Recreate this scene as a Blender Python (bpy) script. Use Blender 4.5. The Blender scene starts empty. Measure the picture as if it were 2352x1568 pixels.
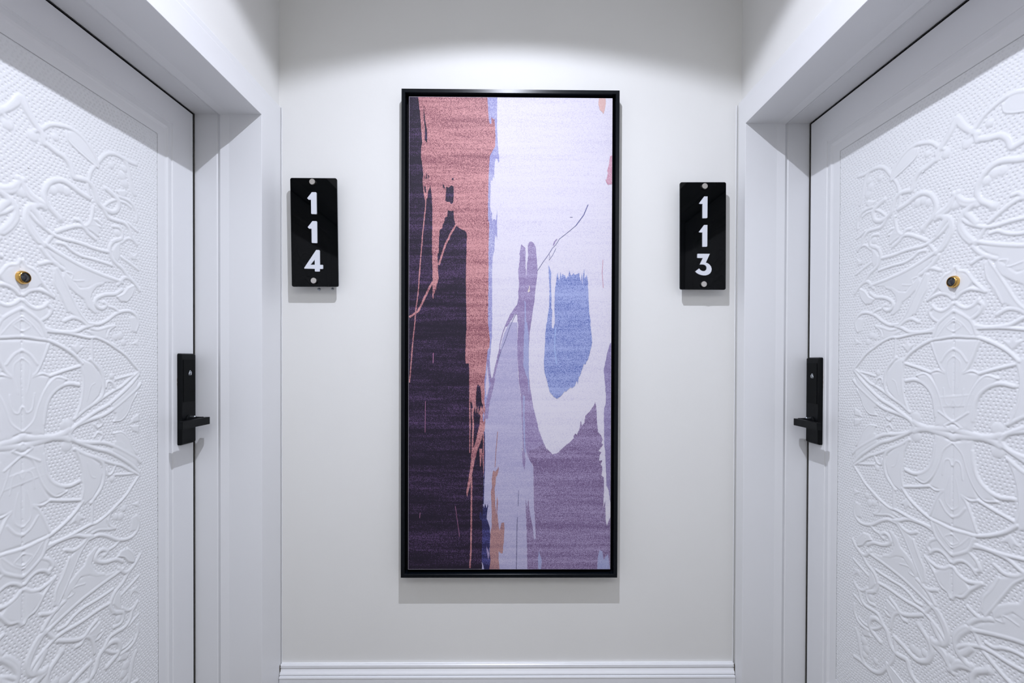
import bpy, bmesh, math, random
import numpy as np
from mathutils import Vector, Matrix
random.seed(4); np.random.seed(4)
S = bpy.context.scene
COL = S.collection
# ---------------------------------------------------------------- camera, world, lights, exposure
CAM_YAW, CAM_PITCH, CAM_ROLL = 0.00938354, -0.0073938, 0.00346924
F_PX = 1080.0
def make_camera():
    cd = bpy.data.cameras.new('camera'); co = bpy.data.objects.new('camera', cd); COL.objects.link(co)
    cd.sensor_width = 36.0; cd.lens = F_PX/2352*36.0
    cd.shift_x = -(1181-1176)/2352.0; cd.shift_y = (836-784)/2352.0
    y, p, r = CAM_YAW, CAM_PITCH, CAM_ROLL
    fwd = Vector((math.sin(y)*math.cos(p), math.cos(y)*math.cos(p), math.sin(p)))
    right = Vector((math.cos(y), -math.sin(y), 0)); up = right.cross(fwd)
    r2 = math.cos(r)*right + math.sin(r)*up; u2 = -math.sin(r)*right + math.cos(r)*up
    co.matrix_world = Matrix((r2, u2, -fwd)).transposed().to_4x4()
    cd.dof.use_dof = True; cd.dof.focus_distance = 1.56; cd.dof.aperture_fstop = 7.0
    cd.clip_start = .02
    S.camera = co
make_camera()
S.view_settings.view_transform = 'Standard'; S.view_settings.look = 'None'
S.view_settings.gamma = 1.0; S.view_settings.use_curve_mapping = False
S.view_settings.exposure = 0.30
w = bpy.data.worlds.new('world'); S.world = w; w.use_nodes = True
w.node_tree.nodes['Background'].inputs[0].default_value = (.97, .97, .95, 1)
w.node_tree.nodes['Background'].inputs[1].default_value = .4
LX, LY, LZ = -.013, .67, 1.435          # the recessed downlight over the vestibule
sd = bpy.data.lights.new('downlight_beam', 'SPOT'); so = bpy.data.objects.new('downlight_beam', sd); COL.objects.link(so)
so.location = (LX, LY, LZ); sd.energy = 40.0; sd.color = (.835, .872, 1.0)
sd.spot_size = math.radians(140); sd.spot_blend = .13; sd.shadow_soft_size = .009
# beam profile of the fitting: strongest straight down, weaker towards the cut-off of its reflector
sd.use_nodes = True; lt = sd.node_tree; em = lt.nodes['Emission']
tcl = lt.nodes.new('ShaderNodeTexCoord'); sx = lt.nodes.new('ShaderNodeSeparateXYZ'); lt.links.new(tcl.outputs['Normal'], sx.inputs[0])
ab = lt.nodes.new('ShaderNodeMath'); ab.operation = 'ABSOLUTE'; lt.links.new(sx.outputs['Z'], ab.inputs[0])
pw = lt.nodes.new('ShaderNodeMath'); pw.operation = 'POWER'; lt.links.new(ab.outputs[0], pw.inputs[0]); pw.inputs[1].default_value = 3.0
mu = lt.nodes.new('ShaderNodeMath'); mu.operation = 'MULTIPLY_ADD'; lt.links.new(pw.outputs[0], mu.inputs[0]); mu.inputs[1].default_value = 2.6; mu.inputs[2].default_value = .62
lt.links.new(mu.outputs[0], em.inputs['Strength'])
ad = bpy.data.lights.new('corridor_fill_light', 'AREA'); ao = bpy.data.objects.new('corridor_fill_light', ad); COL.objects.link(ao)  # added soft fill behind the camera, supplies the ambient level
ad.shape = 'RECTANGLE'; ad.size = 2.4; ad.size_y = .9; ad.energy = 12.0; ad.color = (1.0, .97, .91)
ao.location = (0, -1.05, 1.44)
# ---------------------------------------------------------------- helpers
def nt(name):
    m = bpy.data.materials.new(name); m.use_nodes = True
    t = m.node_tree; return m, t, t.nodes['Principled BSDF']
def paint_mat(name, col, rough, bump=.05, scale=600, spec=.5, mottled=.02):
    m, t, b = nt(name); N = t.nodes; L = t.links
    tc = N.new('ShaderNodeTexCoord')
    n1 = N.new('ShaderNodeTexNoise'); n1.inputs['Scale'].default_value = 3.0; n1.inputs['Detail'].default_value = 4
    L.new(tc.outputs['Object'], n1.inputs['Vector'])
    mx = N.new('ShaderNodeMix'); mx.data_type = 'RGBA'
    mx.inputs['A'].default_value = (*[c*(1-mottled) for c in col], 1); mx.inputs['B'].default_value = (*[min(1, c*(1+mottled)) for c in col], 1)
    L.new(n1.outputs['Fac'], mx.inputs['Factor']); L.new(mx.outputs['Result'], b.inputs['Base Color'])
    n2 = N.new('ShaderNodeTexNoise'); n2.inputs['Scale'].default_value = scale; n2.inputs['Detail'].default_value = 2
    L.new(tc.outputs['Object'], n2.inputs['Vector'])
    bp = N.new('ShaderNodeBump'); bp.inputs['Strength'].default_value = bump; bp.inputs['Distance'].default_value = .001
    L.new(n2.outputs['Fac'], bp.inputs['Height']); L.new(bp.outputs['Normal'], b.inputs['Normal'])
    b.inputs['Roughness'].default_value = rough; b.inputs['Specular IOR Level'].default_value = spec
    return m
WALL = paint_mat('warm_white_wall_paint', (.798, .794, .776), .6, .12, 420, .3)
TRIM = paint_mat('white_satin_trim_paint', (.79, .795, .81), .35, .06, 700, .45)
DOORM = paint_mat('white_door_paint', (.80, .808, .825), .30, .05, 800, .5)
PANELM = paint_mat('white_embossed_panel_gloss', (.80, .812, .83), .22, .02, 900, .5)
BASEM = paint_mat('white_baseboard_gloss', (.84, .85, .88), .3, .03, 500, .5)
CEIL = paint_mat('white_ceiling_paint', (.84, .84, .83), .8)
CARPET = paint_mat('grey_carpet', (.22, .20, .18), .95, .6, 900, .1, .15)
GASK = paint_mat('black_rubber_gasket', (.006, .006, .007), .8, .02, 900, .1)
BLACKP = paint_mat('glossy_black_acrylic', (.0006, .0009, .0012), .03, 0.0, 900, .13)
FRAMEM = paint_mat('satin_black_frame', (.002, .0035, .006), .27, .03, 1500, .24)
FRAMEI = paint_mat('matte_black_frame_rebate', (.004, .004, .005), .7, .02, 900, .2)
LOCKM = paint_mat('black_powder_coat', (.0025, .0032, .004), .42, .25, 2200, .13)
LOCKP = paint_mat('black_plastic_reader', (.002, .0026, .003), .5, .12, 2500, .1)
WHITEP = paint_mat('white_acrylic_digit', (.70, .72, .78), .35, .01, 900, .5)
EMBL = paint_mat('pale_printed_emblem', (.75, .8, .85), .5)
EDGEM = paint_mat('frosted_acrylic_edge', (.16, .18, .21), .2, .01, 900, .5)
DARKG = paint_mat('dark_sealant_line', (.10, .085, .065), .8, .1, 900, .2)
def metal(name, col, rough, brushed=False):
    m, t, b = nt(name); b.inputs['Metallic'].default_value = 1.0
    b.inputs['Base Color'].default_value = (*col, 1); b.inputs['Roughness'].default_value = rough
    N = t.nodes; L = t.links
    tc = N.new('ShaderNodeTexCoord'); n = N.new('ShaderNodeTexNoise'); mp = N.new('ShaderNodeMapping')
    mp.inputs['Scale'].default_value = (60, 60, 3000) if brushed else (400, 400, 400)
    L.new(tc.outputs['Object'], mp.inputs[0]); L.new(mp.outputs[0], n.inputs['Vector']); n.inputs['Scale'].default_value = 1
    bp = N.new('ShaderNodeBump'); bp.inputs['Strength'].default_value = .25 if brushed else .05; bp.inputs['Distance'].default_value = .0005
    L.new(n.outputs['Fac'], bp.inputs['Height']); L.new(bp.outputs['Normal'], b.inputs['Normal'])
    return m
STEEL = metal('brushed_steel', (.62, .59, .55), .38, True)
BRASS = metal('polished_brass', (.72, .44, .13), .22)
CHROME = metal('worn_grey_steel', (.35, .37, .40), .3)
GLASSD = paint_mat('dark_lens_glass', (.01, .012, .016), .05, 0, 900, .9)

def obj(name, verts, faces, mat, parent=None, smooth=False, kind=None, auto=None):
    me = bpy.data.meshes.new(name); me.from_pydata([tuple(v) for v in verts], [], faces); me.validate(); me.update()
    o = bpy.data.objects.new(name, me); COL.objects.link(o); me.materials.append(mat)
    if smooth:
        for p in me.polygons: p.use_smooth = True
    if parent: o.parent = parent
    if kind: o['kind'] = kind
    return o
def bobj(name, bm, mat, parent=None, smooth=False, kind=None, bevel=0, seg=2, angle=None):
    if bevel:
        es = [e for e in bm.edges if len(e.link_faces) == 2 and e.calc_face_angle(0) > .5]
        bmesh.ops.bevel(bm, geom=es, offset=bevel, segments=seg, profile=.5, affect='EDGES')
    bmesh.ops.recalc_face_normals(bm, faces=bm.faces)
    me = bpy.data.meshes.new(name); bm.to_mesh(me); bm.free()
    o = bpy.data.objects.new(name, me); COL.objects.link(o); me.materials.append(mat)
    if smooth:
        for p in me.polygons: p.use_smooth = True
        me.set_sharp_from_angle(angle=math.radians(angle or 35))
    if parent: o.parent = parent
    if kind: o['kind'] = kind
    return o
def box(bm, x0, x1, y0, y1, z0, z1):
    vs = [bm.verts.new((x, y, z)) for x in (x0, x1) for y in (y0, y1) for z in (z0, z1)]
    for f in ((0,1,3,2),(4,6,7,5),(0,4,5,1),(2,3,7,6),(0,2,6,4),(1,5,7,3)): bm.faces.new([vs[i] for i in f])
def boxo(name, mat, x0, x1, y0, y1, z0, z1, parent=None, kind=None, bevel=0):
    bm = bmesh.new(); box(bm, x0, x1, y0, y1, z0, z1); return bobj(name, bm, mat, parent, bool(bevel), kind, bevel)
def cyl(bm, c, axis, r, l, n=40, r2=None):
    """cylinder from point c along axis (unit vector) of length l"""
    a = Vector(axis).normalized(); t = Vector((0, 0, 1)) if abs(a.z) < .9 else Vector((1, 0, 0))
    u = a.cross(t).normalized(); v = a.cross(u); c = Vector(c); r2 = r if r2 is None else r2
    A = [bm.verts.new(c + r*(math.cos(k*2*math.pi/n)*u + math.sin(k*2*math.pi/n)*v)) for k in range(n)]
    B = [bm.verts.new(c + a*l + r2*(math.cos(k*2*math.pi/n)*u + math.sin(k*2*math.pi/n)*v)) for k in range(n)]
    for k in range(n): bm.faces.new((A[k], A[(k+1) % n], B[(k+1) % n], B[k]))
    bm.faces.new(A[::-1]); bm.faces.new(B)
def lathe(bm, c, axis, prof, n=48):
    """prof: list of (radius, distance along axis)"""
    a = Vector(axis).normalized(); t = Vector((0, 0, 1)) if abs(a.z) < .9 else Vector((1, 0, 0))
    u = a.cross(t).normalized(); v = a.cross(u); c = Vector(c)
    rings = []
    for r, d in prof:
        if r < 1e-6: rings.append([bm.verts.new(c + a*d)]); continue
        rings.append([bm.verts.new(c + a*d + r*(math.cos(k*2*math.pi/n)*u + math.sin(k*2*math.pi/n)*v)) for k in range(n)])
    for A, B in zip(rings, rings[1:]):
        for k in range(n):
            k2 = (k+1) % n
            if len(A) == 1: bm.faces.new((A[0], B[k], B[k2]))
            elif len(B) == 1: bm.faces.new((A[k], A[k2], B[0]))
            else: bm.faces.new((A[k], A[k2], B[k2], B[k]))
def empty(name, loc, label, cat, group=None):
    o = bpy.data.objects.new(name, None); COL.objects.link(o); o.location = loc; o.empty_display_size = .05
    o['label'] = label; o['category'] = cat
    if group: o['group'] = group
    return o
def keep(o, root):
    """parent o (built in world coordinates) to root without moving it"""
    o.parent = root; o.matrix_parent_inverse = Matrix.Translation(-Vector(root.location))
    return o

# ---------------------------------------------------------------- the setting
D = 1.60                      # back wall plane (Y)
ZF, ZC = -1.25, 1.475         # floor, ceiling (camera is the origin, eye height 1.25 m)
WL, WR = -.781, .786          # side wall planes (X)
YN = -.62                     # where the vestibule opens into the corridor
def struct(o, name=None):
    o['kind'] = 'structure'; return o
struct(boxo('wall_back', WALL, WL-.30, WR+.30, D, D+.12, ZF, ZC))
# side walls, each with its door opening
SIDE = {'left':  dict(sg=-1, wall=WL, cas=-.772, door=-.979, y1=1.471, top=.760, casw=.1266, castop=.850, yc=.955),
        'right': dict(sg=1,  wall=WR, cas=.769,  door=.980, y1=1.537, top=.779, casw=.0530, castop=.872, yc=1.031)}
DW = 1.045                    # door opening width
for side, q in SIDE.items():
    y0 = q['y1']-DW; q['y0'] = y0
    a, b = q['wall'], q['wall']+q['sg']*.30
    bm = bmesh.new()
    e = .012
    box(bm, min(a,b), max(a,b), q['y1']+e, D, ZF, ZC)
    box(bm, min(a,b), max(a,b), YN, y0-e, ZF, ZC)
    box(bm, min(a,b), max(a,b), y0-e, q['y1']+e, q['top']+e, ZC)
    o = struct(bobj('wall_'+side, bm, WALL))
    # closet of darkness behind the door is only the door's own rear: backing wall
    c = q['sg']*(abs(q['door'])+.075)
    struct(boxo('trim_%d' % (1 if side == 'left' else 4), TRIM, min(c, c+q['sg']*.02), max(c, c+q['sg']*.02), y0-.012, q['y1']+.012, ZF, q['top']+.012))
struct(boxo('floor', CARPET, -3.2, 3.2, -2.6, D+.12, ZF-.1, ZF))
bm = bmesh.new(); box(bm, -3.2, 3.2, -2.6, D+.12, ZC, ZC+.1)
struct(bobj('ceiling', bm, CEIL))
struct(boxo('wall_front', WALL, -3.2, 3.2, -2.72, -2.6, ZF, ZC))
struct(boxo('wall_corridor_left', WALL, -3.2, WL-.30, YN-.0, YN+.12, ZF, ZC))
struct(boxo('wall_corridor_right', WALL, WR+.30, 3.2, YN-.0, YN+.12, ZF, ZC))

def sweep_frame(name, prof, y0, y1, zt, zb, xs, mat):
    """profile points (x, d): d = distance into the wall away from the opening edge (negative = into the opening).
    swept up the far jamb, across the head and down the near jamb with mitred corners."""
    V = []; F = []
    path = [(y1, zb, 1, 0), (y1, zt, 1, 1), (y0, zt, -1, 1), (y0, zb, -1, 0)]
    n = len(prof)
    for (py, pz, dy, dz) in path:
        for x, d in prof: V.append((x, py + dy*d, pz + dz*d))
    for k in range(3):
        for i in range(n-1):
            F.append((k*n+i, k*n+i+1, (k+1)*n+i+1, (k+1)*n+i))
    F.append(tuple(range(n))); F.append(tuple(range(3*n, 4*n))[::-1])
    bm = bmesh.new(); vs = [bm.verts.new(v) for v in V]
    for f in F:
        try: bm.faces.new([vs[i] for i in f])
        except ValueError: pass
    # close the back of the profile
    for k in range(3): bm.faces.new((vs[k*n+n-1], vs[k*n], vs[(k+1)*n], vs[(k+1)*n+n-1]))
    return struct(bobj(name, bm, mat))
tn = {'left': (2, 3), 'right': (5, 6)}
for side, q in SIDE.items():
    s = q['sg']; c = abs(q['cas']); w_ = abs(q['wall'])
    # casing: flat board with a small outer bead; profile in (x, d)
    cw = q['casw']; ch = q['castop']-q['top']
    # jamb / reveal lining with a bead two thirds of the way in
    j = [(c+.006, .0), (.8725, .0), (.8975, -.0042), (.9085, .0024), (.9112, .0006), (abs(q['door'])-.0005, .0005), (abs(q['door'])-.0005, .0115), (c+.006, .0115)]
    sweep_frame('trim_%d' % tn[side][0], [(s*x, d) for x, d in j], q['y0'], q['y1'], q['top'], ZF, s, TRIM)
    # casing as three mitred boards (jamb board width cw, head board width ch)
    bm = bmesh.new()
    x0, x1 = s*c, s*w_
    def ring(x, inn, oy, oz):
        return [(x, q['y1']+inn, ZF), (x, q['y1']+inn, q['top']+inn), (x, q['y0']-inn, q['top']+inn), (x, q['y0']-inn, ZF)]
    oy = min(cw, D-q['y1']-.0005)
    outer = lambda x, k=0: [(x, q['y1']+oy-k, ZF), (x, q['y1']+oy-k, q['castop']-k), (x, q['y0']-.10+k, q['castop']-k), (x, q['y0']-.10+k, ZF)]
    g = oy/.1266
    loops = [ring(x0+s*.006, 0, 0, 0), ring(x0+s*.0008, 0, 0, 0), ring(x0, .0008, 0, 0), ring(x0, .02, 0, 0), outer(x0, .022*g), outer(x0+s*.0015, .019*g), outer(x0+s*.0015, .003), outer(x0+s*.003, 0), outer(x1, 0)]
    LV = [[bm.verts.new(p) for p in lp] for lp in loops]
    for A, B in zip(LV, LV[1:]):
        for k in range(3): bm.faces.new((A[k], A[k+1], B[k+1], B[k]))
    struct(bobj('trim_%d' % tn[side][1], bm, TRIM))
# baseboard of the back wall: moulded cap, cove and plinth
bp = [(0, 0), (0, .008), (-.003, .0115), (-.0105, .012), (-.0125, .0105), (-.0135, .009), (-.016, .0095), (-.022, .0125), (-.028, .0165), (-.0315, .0175), (-.034, .0165), (-.0355, .014),
      (-.0365, .0215), (-.041, .0225), (-.043, .021), (-.22, .021), (-.22, 0)]
zt = -1.0295
V = []; F = []; n = len(bp); B0, B1 = WL+.0095, WR-.018
for x in (B0, B1):
    for dz, dy in bp: V.append((x, D-dy, zt+dz))
for i in range(n-1): F.append((i, i+1, n+i+1, n+i))
F += [tuple(range(n))[::-1], tuple(range(n, 2*n))]
struct(obj('baseboard_back', V, F, BASEM))
# thin bead of sealant in the two vertical corners and above the baseboard
def bead(name, pts, r, mat):
    cu = bpy.data.curves.new(name, 'CURVE'); cu.dimensions = '3D'; cu.bevel_depth = r; cu.bevel_resolution = 1
    sp = cu.splines.new('POLY'); sp.points.add(len(pts)-1)
    for p, c in zip(sp.points, pts): p.co = (*c, 1)
    o = bpy.data.objects.new(name, cu); COL.objects.link(o); cu.materials.append(mat); return o
def wobble(a, b, n, amp):
    a, b = Vector(a), Vector(b)
    return [a.lerp(b, k/n) + Vector((random.uniform(-amp, amp), 0, random.uniform(-amp, amp))) for k in range(n+1)]
struct(bead('trim_7', wobble((-.7722, D-.0003, ZF+.22), (-.7722, D-.0003, .85), 60, .0003), .0024, TRIM))
struct(bead('trim_8', wobble((.7692, D-.0003, ZF+.22), (.7692, D-.0003, .87), 60, .0003), .0024, TRIM))
struct(bead('trim_9', wobble((B0+.001, D-.008, zt+.0004), (B1-.001, D-.008, zt+.0004), 90, .0004), .0008, BASEM))
for k, x in ((10, B0-.0008), (11, B1+.0008)):
    struct(bead('trim_%d' % k, wobble((x, D-.016, zt-.22), (x, D-.012, zt-.002), 26, .0009), .0016, DARKG))

ORN = """
R 13 34 -48,631 -31,645 -16,665 -1,688 8,671 24,652 41,638 47,618 51,618 71,611 93,606 107,592 114,573 124,573 145,576 161,569 170,553 177,536 192,527 214,525 230,534 236,549 234,559 224,567 198,577
R 10 30 44,646 60,662 80,671 104,677 124,675 143,667 150,661 168,643 177,623
F 0 20 96,664 112,675 129,673 150,657 147,662 165,646 176,624 176,617 150,629 116,640 101,650
R 5 28 98,665 101,650 116,640 150,627 177,618
B 11 26 24,621
R 9 24 41,646 27,632
B 8 24 72,641
R 9 26 168,619 157,600 152,580
R 11 30 177,632 198,659 222,671 247,672 268,671 291,674
B 8 22 214,639
B 9 24 253,647
B 11 24 247,627
B 11 24 255,610
R 12 22 253,670 264,657 271,633 277,609 286,594
F 0 22 226,583 257,595 262,586 251,573 238,574
R 9 26 240,571 264,571 281,564 293,546 293,527
R 7 22 238,560 257,561 275,555
R 8 26 194,534 210,549 230,561
R 10 30 192,523 206,509 226,508 251,509 268,498 274,481 281,475 292,466
R 8 24 264,513 281,505 295,500
R 13 34 153,538 129,543 109,550 91,554 77,551 61,541 51,526 47,511 50,498 58,486 70,477 81,468
B 9 22 67,525
B 10 22 83,535
B 10 22 97,534
B 9 24 81,468
R 8 24 148,568 153,543
R 10 30 73,438 91,449 118,463 137,466 151,456 169,447
R 9 28 117,478 129,478 139,469 153,479 161,501 164,521
R 7 22 150,475 168,480 184,480
R 9 24 149,468 164,464 177,458
R 8 22 164,492 175,493 186,487
F 0 20 129,462 142,476 164,493 177,481 182,471 177,456 155,462
R 13 34 -46,490 -29,495 -16,502 -5,514 5,524
R 12 30 3,519 9,502 19,492 32,488 48,481
R 10 28 49,482 32,482 18,476 10,464 8,444 14,430 23,417 33,407 37,406 49,404
B 10 24 -3,498
R 9 30 14,463 29,449 46,439 66,430 89,427 115,428 141,427 158,425 182,424 207,425
R 15 36 -45,445 -34,460 -24,473 -34,483 -45,485
R 12 28 -19,475 -10,456 -17,436 -29,419 -45,402
R 10 32 46,406 67,397 98,386 132,376 167,369 197,364 225,361 246,357
R 8 28 75,415 92,415 108,406 132,399 167,398 198,396 215,394
R 9 24 52,409 64,427
F 0 16 52,396 82,388 132,373 186,362 236,356 192,348 167,339 140,326 123,328 111,341 98,353 90,366 75,373 62,384
R 9 26 37,361 55,369 71,370 82,362
R 10 26 40,396 52,382 71,368 90,360
F 0 24 90,360 115,337 128,325 149,330 167,343 197,353 192,343 173,334 162,321 156,306 163,290 174,274 167,270 147,282 138,300 119,310 98,325 87,344
R 5 28 95,356 111,353 108,342 118,340 138,344
R 10 30 233,350 252,370 272,369 290,357 301,345
F 0 30 225,320 246,328 261,348 278,357 285,350 276,325 261,309 240,308
R 5 36 231,319 250,329 263,344 281,354
R 5 36 259,312 274,328 283,347
R 10 30 244,338 225,325 195,319 173,308 167,297 174,287 188,285 199,295 191,300
F 0 15 61,357 76,362 92,330 108,302 128,268 147,246 131,252 98,271 82,296 70,327
R 6 26 74,360 92,330 108,302 128,268 149,246
R 6 24 67,347 71,324 87,299 101,269
R 9 30 152,246 176,246 201,258 225,275 250,285 274,286 292,275 297,257 289,237
F 0 18 267,271 289,275 297,256 287,233 274,236 272,254
R 8 24 207,292 223,289 237,280
R 9 32 43,229 66,223 90,222 117,225 140,236 159,242
R 8 34 52,222 101,220 150,213 170,214 198,205 225,191 254,174 278,152 299,132
R 9 26 91,247 111,256 131,252 147,241
F 0 18 140,229 174,230 205,240 197,225 201,210 167,216
R 8 26 158,234 176,233 205,242 223,246
R 7 24 223,246 207,234 201,218 203,220 209,204 228,196
B 9 22 239,222
B 8 22 249,205
B 8 20 225,218
F 0 20 271,200 299,218 298,198 284,202
R 10 28 246,468 226,459 213,446 208,430 215,413 227,402 246,392 263,376 287,361
F 0 22 244,462 230,452 215,432 221,413 232,405 240,424 238,444
R 8 26 244,457 261,472 279,473 292,464
R 8 24 242,421 263,413 281,406 297,399
F 0 22 268,440 281,434 297,445 290,429 299,426 281,422 272,424
R 9 28 218,491 236,493 246,485 246,471 236,462 215,453
B 9 24 232,478
F 0 24 3,364 9,353 19,346 31,337 43,322 31,310 13,303 2,294
R 8 30 3,361 9,351 26,345 43,322 67,297
R 9 30 4,292 16,302 34,307 52,303 67,297
R 9 32 4,281 13,273 28,267 44,272 54,282
R 9 28 51,279 62,270 54,254 38,243
F 0 16 2,280 13,270 31,266 51,274 57,262 37,244 2,260
F 0 26 2,266 37,236 48,207 2,205
R 10 36 2,264 23,251 40,236 50,210
R 5 34 2,248 20,234 40,210
R 5 34 2,242 17,230 2,219
R 9 36 2,208 16,207 32,205 52,203 76,194 97,183 116,170 133,153
F 0 18 2,200 52,198 42,156 24,129 57,125 41,91 31,59 22,32 1,15
R 7 28 55,194 45,168 32,140 22,129
R 8 30 2,180 16,171 30,152
R 5 26 2,164 16,149 14,118 8,93
R 6 26 21,126 41,132 58,126
R 10 34 125,104 101,108 79,102 61,88 51,71 46,50 43,26
F 0 26 95,118 65,122 48,104 38,83 31,59 15,29 1,14 46,2 46,50 61,86 83,102
R 6 32 95,118 72,123 55,110 41,88 31,63 22,36 2,17
R 8 32 58,127 86,136 127,147
R 5 30 2,66 8,54 19,61 24,92
R 16 40 -3,5 15,0 39,-3 82,-9 100,-17
B 12 26 28,13
F 0 20 135,162 160,152 180,126 187,100 178,76 159,59 129,35 125,50 133,85 135,128
R 9 30 155,162 183,134 191,103 187,77 168,60 139,45 114,28
R 7 26 129,156 137,120 135,85 129,58 119,35
R 4 28 166,106 155,98 145,66
R 10 34 97,-11 110,6 125,14 155,21 191,28 225,44 258,64 288,84 303,98
R 8 30 168,58 191,71 220,85 244,95 273,115 299,131
R 7 26 225,113 249,118 278,123
R 6 26 198,95 202,108 214,106 223,92
B 13 24 95,17
B 7 22 214,121
F 0 20 225,28 248,51 291,76 291,66 273,49 263,28 243,10 218,9 225,20
R 5 28 291,74 273,49 263,28 243,10 218,9
R 6 24 165,9 174,0 187,8 180,20
F 0 22 270,-3 278,12 299,20 299,-1
R 7 24 158,211 160,163
F 0 22 101,196 116,193 124,204 128,193 141,194 132,185 120,174
F 0 22 220,-40 239,-39 253,-49 255,-64 278,-70 290,-95 296,-125 248,-86 213,-64
R 10 36 97,-12 129,-30 169,-50 202,-63 236,-84 273,-111 298,-136
"""
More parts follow.
